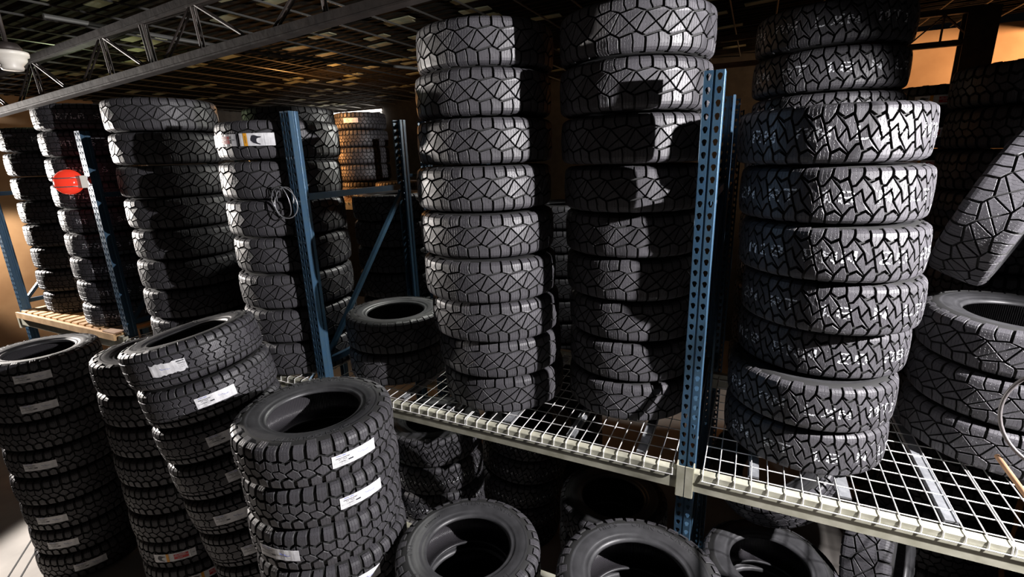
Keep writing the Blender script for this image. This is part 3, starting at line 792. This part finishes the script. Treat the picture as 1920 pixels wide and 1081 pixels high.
stack('C', -1.82, 1.50, 0, 10, .73, .217, 'foremost floor stack with white labels', 'foremost mud tires', adj='black mud tire', letter=(1, 60),
      labels={0: (('w', 22),), 1: (('w', 22),), 2: (('w', -40),), 3: (('w', 12),)})
stack('C', -1.09, 1.66, 0, 7, .70, .216, 'floor stack below the central shelf beam', 'floor tires below the shelf', adj='black mud tire', letter=(1, 200), jit=.012)
stack('C', -.30, 1.76, 0, 7, .72, .222, 'floor stack in front of the middle post foot', 'floor tires by the middle post', adj='black mud tire', letter=(1, 0))
# ---- below the shelf
stack('B', -2.05, 2.75, 0, 6, .72, .235, 'grey-dusted stack under the wire deck', 'tires under the wire deck', adj='chalk-striped tire', chalks={i: ('x0', 0) for i in range(1, 6)})
stack('B', -1.72, 3.45, 0, 5, .76, .235, 'tilted stack under the central stack', 'tilted chalk-striped tires below', adj='chalk-striped tire', lean=(.12, 0), chalks={i: ('x0', 0) for i in range(0, 5)})
stack('A', .26, 2.70, 0, 4, .72, .255, 'stack under the right wire deck', 'tires under the right wire deck')
tire('D', .26, 3.08, 1.39, .74, .22, 'scuffed tire lying tilted under the right shelf beam', None, Vector((-.38, -.35, .8)))
stack('B', -.72, 3.0, 0, 4, .76, .235, 'very dark stack under the half-shaded stack', 'very dark tires below the shelf', adj='very dark tire')
tire('A', .86, 3.05, .95, .8, .24, 'dim upright tire leaning under the right shelf beam', None, Vector((.9, -.35, .15)))
stack('A', 1.22, 2.42, 0, 4, .74, .235, 'short dim stack in the lower right corner', 'dim tires in the lower right corner', adj='dim tire')
# ---- rear aisles
stack('C', -5.52, 6.15, 2.745, 5, .78, .25, 'far stack in the central gap', 'orange-lit tires in the far aisle', adj='orange-lit tire', labels={0: (('w', -20),), 4: (('w', -10),)})
stack('C', -4.72, 5.95, 2.745, 1, .70, .25, 'single tire beside the rack in the far aisle', None, adj='small orange-lit tire', labels={0: (('w', -40),)})
stack('A', -1.62, 4.5, 0, 13, .80, .22, 'bright sliver stack behind the two tall ones', 'tires in the bright sliver', adj='brightly lit tire')
stack('C', 1.36, 5.6, 0, 15, .80, .25, 'labelled stack before the orange wall', 'labelled tires before the orange wall', adj='dark labelled tire', labels={0: (('r', 0),), 1: (('r', -8),), 2: (('r', 0),)})
stack('C', 1.05, 6.5, 0, 14, .80, .25, 'shorter stack at the orange wall', 'second labelled stack at the orange wall', adj='dark labelled tire', labels={0: (('r', 20),), 1: (('r', 14),)})
stack('C', 1.50, 4.3, 0, 15, .80, .25, 'black silhouette stack at upper right', 'silhouetted tires at upper right', adj='unlit tire')
stack('C', 2.40, 4.3, 0, 15, .80, .25, 'black silhouette stack at the right edge', 'silhouetted tires at right edge', adj='unlit tire')

# ------------------------------------------------------------------ small things
rl = empty('red_warning_lamp', (-5.17, 2.17, 3.20), 'red round lamp in a wire guard fixed on the left blue post', 'lamp')
link('red_lens', MB().lathe([(0, -.085)]+[(.105*math.cos(a), .085*math.sin(a)) for a in [R(x) for x in range(-75, 76, 15)]]+[(0, .085)], 28).mesh('red_lens', REDG, True), rl, rot=(R(70), 0, R(35)))
g = MB()
for z in (-.035, .035):
    g.tube([(.125*math.cos(a), .125*math.sin(a)*.9, z) for a in [2*pi*k/20 for k in range(20)]], .004, 5, closed=True)
g.tube([(-.13, -.05, -.05), (-.13, -.05, .05)], .005, 5)
link('wire_guard', g.mesh('wire_guard', GALV), rl)
link('bracket', MB().quadbox((.11, .04, 0), (.09, .05, .10)).mesh('bracket', WHITEP), rl)
hp = []
for k in range(60):
    a = 2*pi*k/59*2.5; hp.append((-.05+.085*math.cos(a)+.02*math.sin(a*.4), .02*math.sin(a*1.3)-.03, .10*math.sin(a)+.01*k/60))
wl_ = link('wire_loop', MB().tube(hp, .0035, 6).mesh('wire_loop', GALV, True), None, (-2.66, 2.262, 3.05)); tag(wl_, 'coil of thin grey wire looped around the left-of-centre blue post', 'wire')
pts = [(.15*math.cos(a), 0, .165*math.sin(a)) for a in [2*pi*k/48 for k in range(48)]]
hz = link('hanging_hoop', MB().tube(pts, .006, 10, closed=True).tube([(0, 0, .175), (.03, .0, .6), (.10, 0, 2.0)], .004, 6).mesh('hanging_hoop', GREYP, True), None, (.93, 1.93, 2.46), (R(-12), 0, R(-26))); tag(hz, 'thin grey hoop hanging close by at the right edge', 'hoop')
pl = link('wooden_pole', MB().tube([(.79, 1.93, 2.31), (.80, 1.70, 2.29), (.83, 1.2, 2.24)], .008, 8).mesh('wooden_pole', CARD, True)); tag(pl, 'short brown pole end beside the grey hoop at right edge', 'pole')
beam(-2.64, -.18, YF, .84, 'low pale beam end seen behind the lower centre tires')
